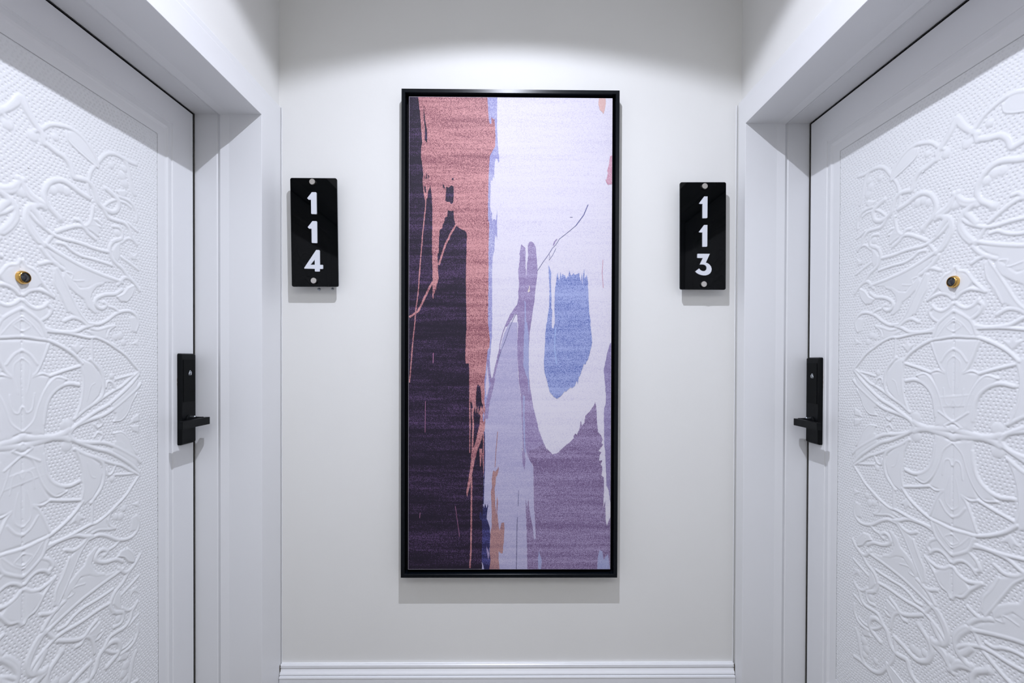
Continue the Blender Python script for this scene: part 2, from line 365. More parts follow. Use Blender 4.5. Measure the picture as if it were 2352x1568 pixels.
PAINT = """
dark 0 0.0 -735,1819 -178,1824 -176,1006 -173,225 -172,-115 -153,-362 -168,-486 -168,-616 -168,-587 -170,-741 -173,-958 -178,-1410 -687,-1410
strip 1 0.0 -178,1763 -89,1763 -90,1568 -85,1445 -73,1323 -81,1311 -88,1338 -100,1341 -108,1262 -106,1203 -113,1225 -121,1191 -130,1200 -134,1006 -136,1035 -130,998 -121,980 -120,924 -108,943 -96,931 -87,998 -86,799 -93,832 -103,808 -104,740 -116,691 -119,605 -118,226 -121,254 -119,168 -125,94 -133,8 -129,-66 -120,-140 -117,-177 -132,-226 -153,-288 -159,-362 -184,-362 -186,254 -188,1034 -189,1445
salmon 2 0.0 -614,1759 -155,1757 -150,1665 -144,1598 -137,1569 -127,1571 -127,1616 -114,1598 -107,1607 -102,1531 -100,1470 -102,1421 -122,1384 -137,1356 -141,1304 -146,1200 -148,1006 -148,1035 -147,936 -140,912 -141,851 -144,777 -144,543 -146,225 -288,225 -294,543 -288,837 -295,857 -335,877 -360,895 -367,911 -374,941 -376,993 -394,991 -415,997 -418,953 -432,950 -439,916 -449,901 -452,876 -467,868 -473,818 -474,714 -482,707 -480,640 -475,542 -481,517 -489,493 -491,462 -495,480 -501,440 -506,462 -508,410 -514,413 -515,511 -515,603 -519,726 -517,910 -516,1032 -516,1003 -523,1106 -532,1170 -535,1142 -544,1124 -551,1075 -564,1059 -570,1075 -575,1105 -581,1166 -582,1197 -577,1228 -584,1289 -592,1344 -592,1405 -585,1442 -591,1515 -599,1625 -606,1686
salmon 2 0.0 -288,259 -146,259 -139,193 -133,144 -136,88 -147,70 -153,8 -160,-66 -270,-66 -271,-20 -293,-20 -297,8 -293,131
salmon 2 0.0 -270,-60 -159,-60 -163,-91 -169,-140 -166,-214 -169,-269 -158,-362 -162,-424 -168,-486 -166,-621 -177,-621 -180,-516 -185,-442 -191,-399 -195,-368 -201,-353 -205,-362 -207,-325 -213,-353 -218,-300 -226,-353 -233,-294 -241,-356 -252,-270 -258,-325 -262,-616 -266,-616 -269,-301
salmon 2 0.0 -158,-362 -171,-461 -180,-510 -194,-550 -211,-587 -229,-655 -246,-742 -263,-834 -281,-909 -287,-878 -263,-735 -254,-649 -242,-587 -233,-566 -202,-436 -195,-368
salmon 2 0.0 -202,-587 -167,-587 -167,-698 -173,-772 -177,-680 -184,-624 -190,-698 -195,-711
dark 3 0.0 -183,-492 -177,-504 -177,-616 -182,-616
strip 3 0.0 -182,-319 -178,-362 -173,-337 -168,-368 -171,-411 -178,-399
dark 3 0.0 -425,1152 -409,1146 -391,1162 -377,1153 -375,1088 -380,1045 -392,1036 -402,1051 -421,1052 -432,1060 -428,1106
dark 3 0.0 -388,1208 -377,1211 -377,1195 -388,1197
dark 3 0.0 -576,1692 -568,1607 -560,1552 -553,1527 -553,1439 -569,1460 -568,1539 -576,1607
dark 3 0.0 -449,1173 -440,1161 -433,1137 -445,1143
dark 3 0.0 -568,1240 -563,1203 -568,1197
dark 3 0.0 -557,1246 -550,1206 -559,1203
dark 3 0.0 -546,1231 -538,1222 -544,1197
dark 3 0.0 -572,1154 -561,1151 -559,1105 -567,1118
dark 3 0.0 -218,-171 -210,-156 -204,-171 -196,-165 -190,-214 -187,-276 -176,-300 -184,-322 -191,-300 -202,-353 -210,-300 -216,-353 -220,-288 -226,-337 -224,-239
dark 3 0.0 -263,-270 -255,-276 -253,-325 -246,-319 -248,-393 -258,-362
salmon 2 3.7 -559,1087 -563,1003 -567,971 -580,848 -595,664 -610,449 -625,338 -634,223 -640,172 -649,68 -666,-148
salmon 3 6.2 -360,901 -393,843 -430,769 -454,695 -474,634
salmon 3 6.8 -512,523 -549,455 -579,388 -610,326 -668,286
salmon 3 2.8 -266,-11 -264,-424 -265,-616
salmon 3 4.9 -252,-772 -253,-1020 -255,-1268 -261,-1385
salmon 3 5.5 -249,-319 -242,-424 -248,-616 -252,-649
pinkline 3 2.2 -508,50 -510,-18
pinkline 3 1.5 -560,-271 -562,-480
pinkline 3 1.2 -360,-970 -331,-1175
pinkline 3 1.5 -594,-1014 -597,-1051
mid 1 0.0 -1,255 50,255 52,9 56,-115 75,-238 83,-423 90,-615 82,-586 108,-586 119,-630 145,-679 160,-710 164,-958 174,-1057 178,-1190 165,-1193 119,-1410 -63,-1410 -181,-1410 -176,-958 -168,-587 -168,-486 -159,-362 -150,-288 -129,-226 -108,-140 -80,-4 -65,82 -38,181
lav 3 0.0 72,766 76,775 82,766 102,748 102,643 109,551 112,643 119,692 117,766 126,788 140,793 157,782 170,754 176,693 183,607 181,570 174,514 168,465 162,391 153,342 144,268 140,227 140,256 132,188 128,108 124,9 128,-90 135,-176 146,-238 158,-312 175,-374 194,-460 218,-522 246,-590 274,-611 163,-661 144,-679 119,-630 110,-586 104,-624 107,-667 101,-732 87,-679 83,-586 92,-615 83,-423 75,-238 62,-139 52,9 50,132 56,255 55,226 49,304 33,311 20,286 -13,236 -19,226 -34,226 -23,255 -1,304 20,335 47,372 57,421 54,452 61,514 54,594 59,643 66,692 61,710 66,729
midblue 4 0.0 98,255 115,255 126,169 127,-90 131,-238 121,-127 99,-65 89,-28 93,132
midblue 4 0.0 97,403 105,385 109,227 98,226
midblue 4 0.0 88,-226 102,-238 100,-361 107,-615 100,-609 91,-454
lav 3 2.5 -19,261 -47,187 -65,113 -71,64
lav 3 6.8 -65,76 -80,8 -95,-53 -108,-115
lav 3 12.3 -108,-115 -123,-189 -138,-251 -150,-313 -156,-387
lav 3 6.8 -148,8 -139,-66 -124,-146
lavdark 3 1.5 39,311 2,230 -31,132 -56,70 -80,-4
pink 3 0.0 -149,-41 -141,-115 -138,-177 -147,-220 -157,-239 -161,-177
purple 3 0.0 227,-553 261,-615 248,-583 286,-623 317,-617 351,-586 323,-615 360,-577 403,-543 429,-515 427,-500 440,-484 450,-494 468,-447 474,-401 478,-407 483,-435 489,-422 499,-416 505,-367 520,-351 536,-336 548,-317 563,-295 570,-271 577,-298 581,-342 583,-397 590,-472 611,-496 623,-524 614,-546 626,-558 596,-598 602,-615 596,-601 614,-610 602,-629 599,-666 621,-663 608,-691 620,-703 621,-728 616,-765 631,-778 633,-846 629,-933 628,-982 641,-933 644,-1057 654,-1103 669,-1057 691,-1013 699,-1411 122,-1410 120,-1268 116,-1113 108,-921 119,-983 127,-914 134,-983 141,-1032 157,-1113 165,-1193 177,-1190 174,-1082 164,-958 160,-704 145,-679 119,-630 138,-599 187,-578
purple2 2 0.0 685,134 668,116 651,60 636,-8 627,-63 635,-138 643,-236 641,-286 631,-317 630,-360 632,-546 640,-615 642,-647 649,-833 664,-864 673,-933 697,-1019 695,-585
midblue 4 0.0 199,-1262 208,-1299 218,-1330 214,-1392 196,-1392 193,-1317
midblue 4 0.0 593,-1318 605,-1262 624,-1274 633,-1330 661,-1287 677,-1392 590,-1392
blue 3 0.0 312,570 318,586 325,534 330,546 336,592 341,546 349,580 358,568 366,571 374,546 383,565 389,558 393,602 402,574 411,568 423,585 432,571 442,577 451,580 460,587 468,547 473,528 477,584 482,504 486,571 492,614 497,547 504,559 510,574 519,528 523,424 529,313 538,270 536,228 539,233 544,177 549,122 543,91 534,60 522,10 509,-8 506,-24 494,-21 482,-58 466,-107 462,-101 454,-157 448,-132 433,-169 420,-178 417,-185 408,-175 377,-206 365,-203 346,-231 316,-253 291,-237 266,-207 250,-139 232,-77 227,-3 234,102 237,194 244,256 243,227 252,299 261,361 263,484 255,638 265,613 274,583 272,515 277,422 276,349 282,336 278,227 283,219 289,213 298,256 300,227 296,386 300,484 309,533
bluelite 4 4.0 304,219 299,133 299,71 312,-21
bluedark 4 2.5 517,1039 489,971 437,900
lavdark 4 1.5 437,900 379,851 327,810 305,773 281,749 259,712 219,656 183,600
lav 3 3.7 311,810 296,792 287,767
lavdark 4 1.2 259,712 265,693 259,669 281,699 305,749
lavdark 4 1.5 397,955 415,955
peach 3 0.0 587,1763 630,1764 632,1709 627,1678 617,1640 609,1653 591,1668 583,1702
rose 3 0.0 685,1372 661,1362 657,1322 651,1292 643,1267 648,1249 639,1206 631,1206 639,1187 652,1168 658,1175 686,1175
rose 4 1.8 618,674 613,584 622,486
cream 5 0.0 128,503 132,490 129,474 134,465 122,453 118,462 126,483
orange 3 0.0 -109,-736 -103,-732 -96,-741 -90,-735 -78,-720 -72,-704 -71,-720 -77,-754 -90,-778 -92,-822 -99,-859 -93,-970 -86,-1026 -85,-970 -82,-902 -76,-933 -80,-1020 -69,-1113 -64,-1137 -52,-1082 -34,-1079 -32,-1113 -34,-1175 -40,-1237 -43,-1286 -54,-1286 -70,-1271 -71,-1317 -62,-1410 -138,-1410 -129,-1268 -125,-1144 -117,-1113 -117,-989 -123,-884 -115,-834 -118,-791
orange 3 2.2 -79,-473 -91,-616 -96,-710
navy 4 0.0 -176,-958 -167,-983 -161,-952 -151,-983 -145,-955 -141,-970 -148,-1020 -151,-1054 -139,-1082 -129,-1119 -126,-1175 -131,-1268 -124,-1330 -134,-1410 -162,-1410 -172,-1367 -182,-1342 -180,-1144 -182,-1069 -193,-1057 -199,-1045 -191,-995 -182,-1045 -178,-1007
navy 4 3.1 -168,-473 -166,-616 -167,-741 -174,-958
lav 5 0.0 -153,-1237 -141,-1261 -130,-1292 -138,-1330 -145,-1299
navy 4 1.5 54,-1045 48,-1392
navy 4 1.2 62,-865 59,-970
"""
from mathutils.geometry import tessellate_polygon
# ---------------------------------------------------------------- embossed door panel (height field)
PW, PH = .366, .790           # half width, half height of the panel
STEP = .00116
def build_heightfield():
    ss = np.concatenate([np.arange(-PW, -.1505, .0031), np.arange(-.15, PW+1e-6, STEP)]); tt = np.arange(-PH, PH+1e-6, STEP)
    ns, ntt = len(ss), len(tt)
    H = np.zeros((ntt, ns)); M = np.zeros((ntt, ns))
    def splat(P, r, h):
        """rounded ridge along polyline P (metres)"""
        for (a, b) in zip(P[:-1], P[1:]):
            lo = np.minimum(a, b)-r; hi = np.maximum(a, b)+r
            i0, i1 = np.searchsorted(ss, [lo[0], hi[0]]); j0, j1 = np.searchsorted(tt, [lo[1], hi[1]])
            if i0 >= i1 or j0 >= j1: continue
            X, Y = np.meshgrid(ss[i0:i1], tt[j0:j1])
            d = b-a; L2 = (d**2).sum() + 1e-12
            u = np.clip(((X-a[0])*d[0]+(Y-a[1])*d[1])/L2, 0, 1)
            q = ((X-a[0]-u*d[0])**2+(Y-a[1]-u*d[1])**2)/(r*r)
            v = h*np.clip(1-q, 0, 1)**.55
            H[j0:j1, i0:i1] = np.maximum(H[j0:j1, i0:i1], v)
            M[j0:j1, i0:i1] = np.maximum(M[j0:j1, i0:i1], (q < 1.25))
    def fill(P, h):
        lo = P.min(0)-.002; hi = P.max(0)+.002
        i0, i1 = np.searchsorted(ss, [lo[0], hi[0]]); j0, j1 = np.searchsorted(tt, [lo[1], hi[1]])
        if i0 >= i1 or j0 >= j1: return
        X, Y = np.meshgrid(ss[i0:i1], tt[j0:j1])
        ins = np.zeros(X.shape, bool); dist = np.full(X.shape, 1e9)
        for a, b in zip(P, np.roll(P, -1, 0)):
            c = ((a[1] > Y) != (b[1] > Y)) & (X < (b[0]-a[0])*(Y-a[1])/(b[1]-a[1]+1e-12)+a[0]); ins ^= c
            d = b-a; u = np.clip(((X-a[0])*d[0]+(Y-a[1])*d[1])/((d**2).sum()+1e-12), 0, 1)
            dist = np.minimum(dist, np.hypot(X-a[0]-u*d[0], Y-a[1]-u*d[1]))
        e = np.clip(dist/.0045, 0, 1); v = np.where(ins, h*(1-(1-e)**2)**.5*(1-.12*np.clip((dist-.006)/.02, 0, 1)), 0)
        H[j0:j1, i0:i1] = np.maximum(H[j0:j1, i0:i1], v); M[j0:j1, i0:i1] = np.maximum(M[j0:j1, i0:i1], ins)
    def smooth(P):
        if len(P) < 3: return P
        Q = np.vstack([2*P[0]-P[1], P, 2*P[-1]-P[-2]]); out = []
        for k in range(1, len(Q)-2):
            for t in (0, .2, .4, .6, .8):
                out.append(.5*(2*Q[k]+(Q[k+1]-Q[k-1])*t+(2*Q[k-1]-5*Q[k]+4*Q[k+1]-Q[k+2])*t*t+(-Q[k-1]+3*Q[k]-3*Q[k+1]+Q[k+2])*t**3))
        out.append(P[-1]); return np.array(out)
    items = []
    for l in ORN.strip().splitlines():
        p = l.split(); items.append((p[0], float(p[1]), float(p[2]), np.array([[float(v) for v in q.split(',')] for q in p[3:]])/1000))
    for kind, wd, h, P in items:
        P = P.copy(); h = h/10000*HSC
        for ms in (1, -1):
            for mt in (1, -1):
                Q = P*np.array([ms, mt]) + np.array([0, 0 if mt == 1 else -.012])
                if kind == 'R':
                    SP = smooth(Q); n = len(SP)
                    splat(SP, wd/2000*RW, h)
                elif kind == 'B': splat(np.vstack([Q, Q+1e-5]), wd/1000, h)
                else: fill(Q, h*.92)
    # the band and chevrons across the lower flower
    for P in ([(-.047, -.072), (.047, -.060)], [(-.047, -.094), (.047, -.080)]): splat(np.array(P), .004, .0026*HSC)
    fill(np.array([(-.047, -.070), (.047, -.058), (.047, -.080), (-.047, -.094)]), .0022*HSC)
    for P in ([(-.035, -.055), (0, -.030), (.035, -.050)], [(-.02, -.02), (0, -.008), (.02, -.02), (0, -.032), (-.02, -.02)]): splat(np.array(P), .0035, .0040*HSC)
    # soften the foot of the relief a little
    for _ in range(3):
        H[1:-1, 1:-1] = .5*H[1:-1, 1:-1]+.125*(H[:-2, 1:-1]+H[2:, 1:-1]+H[1:-1, :-2]+H[1:-1, 2:])
    # hammered dimples in the ground between
    X, Y = np.meshgrid(ss, tt)
    rng = np.random.RandomState(7)
    wx = .004*np.sin(Y*17+1.3)+.003*np.sin(Y*41+X*9); wy = .006*np.sin(X*13+.4)+.003*np.sin(X*31+Y*11)
    a, b = .0098, .0077
    U = (X+wx)/a; W = (Y+wy)/b
    G = np.zeros_like(H)
    jit = rng.uniform(-.14, .14, (400, 400, 2))
    w0 = np.floor(W).astype(int)
    for dw in (0, 1):
        r_ = w0+dw; uu = U-.5*(r_ % 2)
        c0 = np.floor(uu).astype(int)
        for dc in (0, 1):
            c_ = c0+dc; J = jit[r_ % 400, c_ % 400]
            dx = (uu-c_-J[..., 0])*a; dy = (W-r_-J[..., 1])*b
            q = (dx*dx+dy*dy)/(.0026**2)
            G = np.minimum(G, -DIMPLE*np.clip(1-q, 0, 1))
    Mb = np.clip(M, 0, 1)
    for _ in range(2):
        Mb[1:-1, 1:-1] = np.maximum(Mb[1:-1, 1:-1], .25*(Mb[:-2, 1:-1]+Mb[2:, 1:-1]+Mb[1:-1, :-2]+Mb[1:-1, 2:]))
    H = H+G*(1-Mb)
    H += .0004*np.sin(X*23+1)*np.sin(Y*19)
    # ease to flat on the very rim
    rim = np.clip((PW-np.abs(X))/.002, 0, 1)*np.clip((PH-np.abs(Y))/.002, 0, 1)
    return ss, tt, H*rim
HSC, RW, DIMPLE = .72, .95, .0013
HF = build_heightfield()
def panel_mesh(name, sgn):
    """sgn +1: left door (normal +X), -1: right door, turned upside down (normal -X). local origin at the panel centre"""
    ss, tt, H = HF
    s2, H2 = ss, H
    T, Sx = np.meshgrid(tt, s2, indexing='ij')
    co = np.stack([sgn*H2, Sx, sgn*T], -1).reshape(-1, 3).astype(np.float32)
    nr, nc = H2.shape
    idx = (np.arange(nr-1)[:, None]*nc+np.arange(nc-1)[None]).reshape(-1)
    q = np.stack([idx, idx+1, idx+nc+1, idx+nc], 1)
    me = bpy.data.meshes.new(name); me.vertices.add(len(co)); me.vertices.foreach_set('co', co.ravel())
    me.loops.add(q.size); me.loops.foreach_set('vertex_index', q.ravel().astype(np.int32))
    me.polygons.add(len(q)); me.polygons.foreach_set('loop_start', np.arange(0, q.size, 4, dtype=np.int32))
    me.polygons.foreach_set('use_smooth', np.ones(len(q), bool))
    me.update(calc_edges=True); me.materials.append(PANELM)
    return me
PZ = -.163
BLISTERS = [(68, 715), (82, 616), (17, 554), (161, 533), (291, 718), (212, 615), (175, 414), (305, 351), (213, 225), (65, 187), (130, 89), (202, 124), (207, 52), (233, -11), (298, 72), (76, -24), (295, -141), (253, -321)]
BAREWOOD = paint_mat('bare_brown_wood', (.22, .15, .09), .8, .2, 900, .2, .3)
def door(side):
    q = SIDE[side]; s = q['sg']; xf = q['door']; y0, y1 = q['y0']+.004, q['y1']-.0065; yc = q['yc']; zt_, zb_ = q['top']-.0045, ZF+.006
    lab = {'left': 'white door with raised floral scrolls beside the 114 sign', 'right': 'white door with raised floral scrolls beside the 113 sign'}[side]
    root = bpy.data.objects.new('door_1' if side == 'left' else 'door_2', None); COL.objects.link(root); root.empty_display_size = .1
    root.location = (xf, yc, ZF); root['kind'] = 'structure'; root['label'] = lab
    # slab with a rebated rectangular opening for the panel and a stepped moulding round it
    X = lambda d: xf - s*d        # d > 0 towards the room
    loops = []
    def rect(x, ya, yb, za, zb): return [(x, ya, za), (x, yb, za), (x, yb, zb), (x, ya, zb)]
    def R(o, d): return rect(X(d), yc-PW-o, yc+PW+o, PZ-PH-o, PZ+PH+o)
    loops = [rect(X(-.042), y0, y1, zb_, zt_), rect(X(-.0015), y0, y1, zb_, zt_), rect(X(0), y0+.0015, y1-.0015, zb_+.0015, zt_-.0015),
             R(.056, 0), R(.0545, -.0022), R(.052, -.0022), R(.049, -.001), R(.036, .0012), R(.031, -.0015), R(.027, -.0025), R(.0025, -.003), R(.0012, -.004), R(.0012, -.010)]
    bm = bmesh.new(); LV = [[bm.verts.new(p) for p in lp] for lp in loops]
    for A, B in zip(LV, LV[1:]):
        for k in range(4): bm.faces.new((A[k], A[(k+1) % 4], B[(k+1) % 4], B[k]))
    bm.faces.new(LV[0]); bm.faces.new(LV[-1])
    keep(bobj('door_slab', bm, DOORM), root)
    me = panel_mesh('embossed_panel', -s)
    p = bpy.data.objects.new('embossed_panel', me); COL.objects.link(p); p.location = (X(-.003), yc, PZ); keep(p, root)
    # dark sliver of sealant, broken here and there, round the panel
    bm = bmesh.new()
    for (ya, yb, za, zb) in ((yc+PW-.0002, yc+PW+.0014, PZ-PH, PZ+PH), (yc-PW-.0014, yc-PW+.0002, PZ-PH, PZ+PH), (yc-PW, yc+PW, PZ+PH-.0002, PZ+PH+.0014), (yc-PW, yc+PW, PZ-PH-.0014, PZ-PH+.0002)):
        a_, b_ = sorted((X(-.0085), X(-.0042))); box(bm, a_, b_, ya, yb, za, zb)
    keep(bobj('panel_seal', bm, GASK), root)
    # gasket behind the gap between slab and frame
    bm = bmesh.new(); a_, b_ = sorted((X(-.046), X(-.0035)))
    box(bm, a_, b_, y1+.0003, y1+.0068, zb_, zt_+.004); box(bm, a_, b_, y0-.004, y1+.0066, zt_+.0003, zt_+.0044)
    keep(bobj('gasket', bm, GASK), root)
    # three-dimensional door viewer
    z = {'left': .1636, 'right': .1774}[side]
    ax = (-s, 0, 0); bx = X(.000)
    bm = bmesh.new(); lathe(bm, (bx, yc, z), ax, [(.0130, -.003), (.0134, .000), (.0134, .0015), (.0128, .0032), (.0118, .0056), (.0108, .0064), (.0100, .0064), (.0098, .0045)])
    pe = empty('peephole', (bx, yc, z), '', ''); del pe['label'], pe['category']
    pe.parent = root; pe.location = (0, 0, z-ZF)
    def sub(o):
        o.parent = pe; o.matrix_parent_inverse = Matrix.Translation(-Vector((bx, yc, z))); return o
    r_ = bobj('peephole_ring', bm, BRASS, None, True, None); sub(r_); r_['label'] = 'brass ring'
    bm = bmesh.new(); lathe(bm, (bx, yc, z), ax, [(.0099, .0045), (.0090, .0054), (.0082, .0048), (.006, .0062), (.004, .0070), (.002, .0074), (0, .0075)])
    l_ = bobj('lens', bm, GLASSD, None, True, None, angle=60); sub(l_); l_['label'] = 'dark glass lens'
    # small blisters in the paint of the panel
    ss_, tt_, HH = HF
    for i, (a, b) in enumerate(BLISTERS):
        a, b = a/1000, b/1000
        ia = min(len(ss_)-1, int(np.searchsorted(ss_, a))); ib = int(((b if side == 'left' else -b)-tt_[0])/STEP)
        h = float(HH[ib, ia]); bm = bmesh.new()
        lathe(bm, (X(-.003)-s*h, yc+a, PZ+b), (-s, 0, 0), [(.0030, -.0004), (.0026, .0003), (.0020, .0007), (.0013, .0005), (.0006, .0001), (0, .0001)], 14)
        keep(bobj('paint_blister', bm, PANELM, None, True, None, angle=80), root)
    # paint chipped to bare wood at the near edge of the lock cut-out, and two specks
    ly, lz0, lz1 = {'left': (1.3935, -.085, -.045), 'right': (1.4612, -.095, -.020)}[side]
    bm = bmesh.new(); n = 14; rs = random.Random(5 if side == 'left' else 9)
    P1 = [(ly+.0006, lz0+(lz1-lz0)*k/n) for k in range(n+1)]; P2 = [(ly-.0004-rs.random()*.0014*math.sin(math.pi*k/n), z) for k, (y, z) in enumerate(P1)]
    A = [bm.verts.new((X(.0004), y, z)) for y, z in P1]; B = [bm.verts.new((X(.0004), y, z)) for y, z in P2]
    for k in range(n): bm.faces.new((A[k], A[k+1], B[k+1], B[k]))
    o = bobj('chipped_paint', bm, BAREWOOD); keep(o, root); o['label'] = 'bare brown wood where paint has chipped'
    return root
doorL = door('left'); doorR = door('right')

# ---------------------------------------------------------------- electronic locks with lever handles
def lock(side, far, top, bot, near, e):
    """near/far: Y of front-face edges; built in world coordinates"""
    q = SIDE[side]; s = q['sg']; xf = q['door']; X = lambda d: xf - s*d
    lab = {'left': 'black electronic lock with its lever pointing right, on the left door', 'right': 'black electronic lock with its lever pointing left, on the right door'}[side]
    root = empty('door_lock', (xf, (near+far)/2, bot), lab, 'door lock', 'electronic door locks')
    def K(o): return keep(o, root)
    T = .014
    def rc(x, ya, yb, za, zb, r=.005):
        pts = []
        for cy, cz, a0 in ((ya+r, za+r, 180), (yb-r, za+r, 270), (yb-r, zb-r, 0), (ya+r, zb-r, 90)):
            for k in range(5):
                a = math.radians(a0+k*22.5); pts.append((x, cy+r*math.cos(a), cz+r*math.sin(a)))
        return pts
    ya, yb = near-e, far+.0015
    bm = bmesh.new()
    loops = [rc(X(.0002), ya, yb, bot-.004, top+.003), rc(X(.007), ya, yb, bot-.004, top+.003), rc(X(.0082), ya+.0003, yb-.001, bot-.003, top+.002), rc(X(T-.0006), near-.0006, far-.001, bot-.0006, top+.0006, .0035), rc(X(T), near, far-.002, bot, top, .003)]
    LV = [[bm.verts.new(p) for p in lp] for lp in loops]; n = len(LV[0])
    for A, B in zip(LV, LV[1:]):
        for k in range(n): bm.faces.new((A[k], A[(k+1) % n], B[(k+1) % n], B[k]))
    bm.faces.new(LV[0]); bm.faces.new(LV[-1])
    K(bobj('lock_body', bm, LOCKM, None, True, None, angle=25))
    # card reader plate, a hair proud with a groove round it
    h = top-bot; za, zb = bot+.465*h, top-.058*h
    pa, pb = near+.0045, far-.004
    bm = bmesh.new(); a_, b_ = sorted((X(T-.002), X(T+.0012))); box(bm, a_, b_, pa, pb, za, zb)
    rp = K(bobj('card_reader', bm, LOCKP, None, True, None, bevel=.0008))
    # emblem: small peaked outline with a bar and an m-shaped stroke
    ey, ez = {'left': (1.427, -.0401), 'right': (1.4910, -.0453)}[side]
    def strip(bm, pts, wd, x):
        for (p, r) in zip(pts, pts[1:]):
            p, r = Vector((p[0], p[1])), Vector((r[0], r[1])); d = (r-p).normalized()*wd/2; nrm = Vector((-d.y, d.x))
            p2, r2 = p-d*.6, r+d*.6
            f = []
            for xx in (x, x - s*.0004):
                f.append([bm.verts.new((xx, ey+v.x, ez+v.y)) for v in (p2+nrm, r2+nrm, r2-nrm, p2-nrm)])
            bm.faces.new(f[0]); bm.faces.new(f[1][::-1])
            for k in range(4): bm.faces.new((f[0][k], f[0][(k+1) % 4], f[1][(k+1) % 4], f[1][k]))
    bm = bmesh.new()
    xx = X(T+.00125); m_ = 1
    strip(bm, [(-.0062, -.0030), (-.0015, .0062), (.0010, .0066), (.0062, .0008), (.0060, -.0025), (.0042, -.0040)], .0013, xx)
    strip(bm, [(-.0040, -.0035), (-.0012, .0022), (-.0006, -.0022)], .0009, xx)
    strip(bm, [(-.0006, .0010), (.0018, .0016), (.0022, -.0024)], .0009, xx)
    strip(bm, [(-.0062, -.0058), (.0058, -.0058)], .0009, xx)
    em = bobj('emblem', bm, EMBL); em['label'] = 'small pale peaked emblem'
    em.parent = rp
    # keyhole cover stub and recess below the reader
    hb = {'left': (-.1848, 1.3200, 1.4380), 'right': (-.1930, 1.3873, 1.5012)}[side]   # z centre, near Y, far Y
    zc = hb[0]; ny, fy = hb[1], hb[2]; nk = near+.030
    bm = bmesh.new(); lathe(bm, (X(T-.001), nk, zc+.004), (-s, 0, 0), [(.0150, 0), (.0150, .003), (.0125, .005), (.0095, .006), (.0088, .034), (.0088, .042), (0, .042)], 32)
    K(bobj('lever_rose', bm, LOCKM, None, True))
    bm = bmesh.new(); lathe(bm, (X(T+.006), nk, zc+.012), (-s, 0, 0), [(.0045, -.004), (.0045, .012), (.003, .014), (0, .014)], 20)
    o = K(bobj('set_screw', bm, CHROME, None, True)); o['label'] = 'dull grey screw'
    # lever: flat bar parallel to the door with a rounded returned end
    a_, b_ = sorted((X(.054), X(.067)))
    bm = bmesh.new(); box(bm, a_, b_, ny, fy, zc-.0108, zc+.0108)
    K(bobj('lever_handle', bm, LOCKM, None, True, None, bevel=.0028, seg=4, angle=40))
    return root
lock('left', 1.4545, .0150, -.2500, 1.3940, .001)
lock('right', 1.5230, .0105, -.2575, 1.4640, .003)

# ---------------------------------------------------------------- room number signs
def extr(pts, hole, o3, ux, uz, depth):
    """solid digit from an outline in the sign plane"""
    pass
def digit(name, outline, hole, to3, yf, depth, parent_fn):
    bm = bmesh.new()
    def ring(y, pts): return [bm.verts.new((*[to3(p)[0]], y, to3(p)[1])) for p in pts]
    b = .0006
    F0 = ring(yf-depth, outline); B0_ = ring(yf, outline)
    n = len(outline)
    for k in range(n): bm.faces.new((F0[k], F0[(k+1) % n], B0_[(k+1) % n], B0_[k]))
    fe = [bm.edges.get((F0[k], F0[(k+1) % n])) for k in range(n)]
    if hole:
        F1 = ring(yf-depth, hole); B1_ = ring(yf, hole); m = len(hole)
        for k in range(m): bm.faces.new((F1[k], F1[(k+1) % m], B1_[(k+1) % m], B1_[k]))
        fe += [bm.edges.get((F1[k], F1[(k+1) % m])) for k in range(m)]
        bmesh.ops.triangle_fill(bm, edges=fe, use_beauty=True)
        # drop triangles that fell inside the hole
        hv = set(F1)
        for f in list(bm.faces):
            if len(f.verts) == 3 and all(v in hv for v in f.verts): bm.faces.remove(f)
    else:
        bmesh.ops.triangle_fill(bm, edges=fe, use_beauty=True)
    return parent_fn(bobj(name, bm, WHITEP))
ONE = [(382,256),(426,256),(432,262),(434,497),(428,502),(378,500),(374,495),(372,340),(345,340),(330,324)]
ONE_R = [(376,302),(413,302),(412,540),(405,546),(362,547),(358,543),(358,386),(330,386),(318,381)]
FOUR = [(428,904),(460,904),(467,911),(468,1071),(500,1071),(503,1076),(503,1113),(498,1117),(468,1117),(467,1141),(462,1146),(418,1146),(413,1141),(413,1116),(299,1114),(294,1107)]
FOUR_H = [(412,1012),(364,1070),(412,1070)]
THREE = [(302,950),(306,947),(442,947),(397,1046),(420,1054),(440,1069),(456,1091),(463,1118),(459,1144),(447,1165),(428,1180),(402,1189),(372,1190),(345,1186),(316,1176),(294,1163),(278,1147),(322,1112),(330,1124),(342,1134),(358,1141),(378,1142),(396,1134),(406,1120),(408,1104),(402,1088),(390,1075),(373,1068),(350,1067),(331,1067),(364,995),(305,994),(301,990)]
YS = D-.037
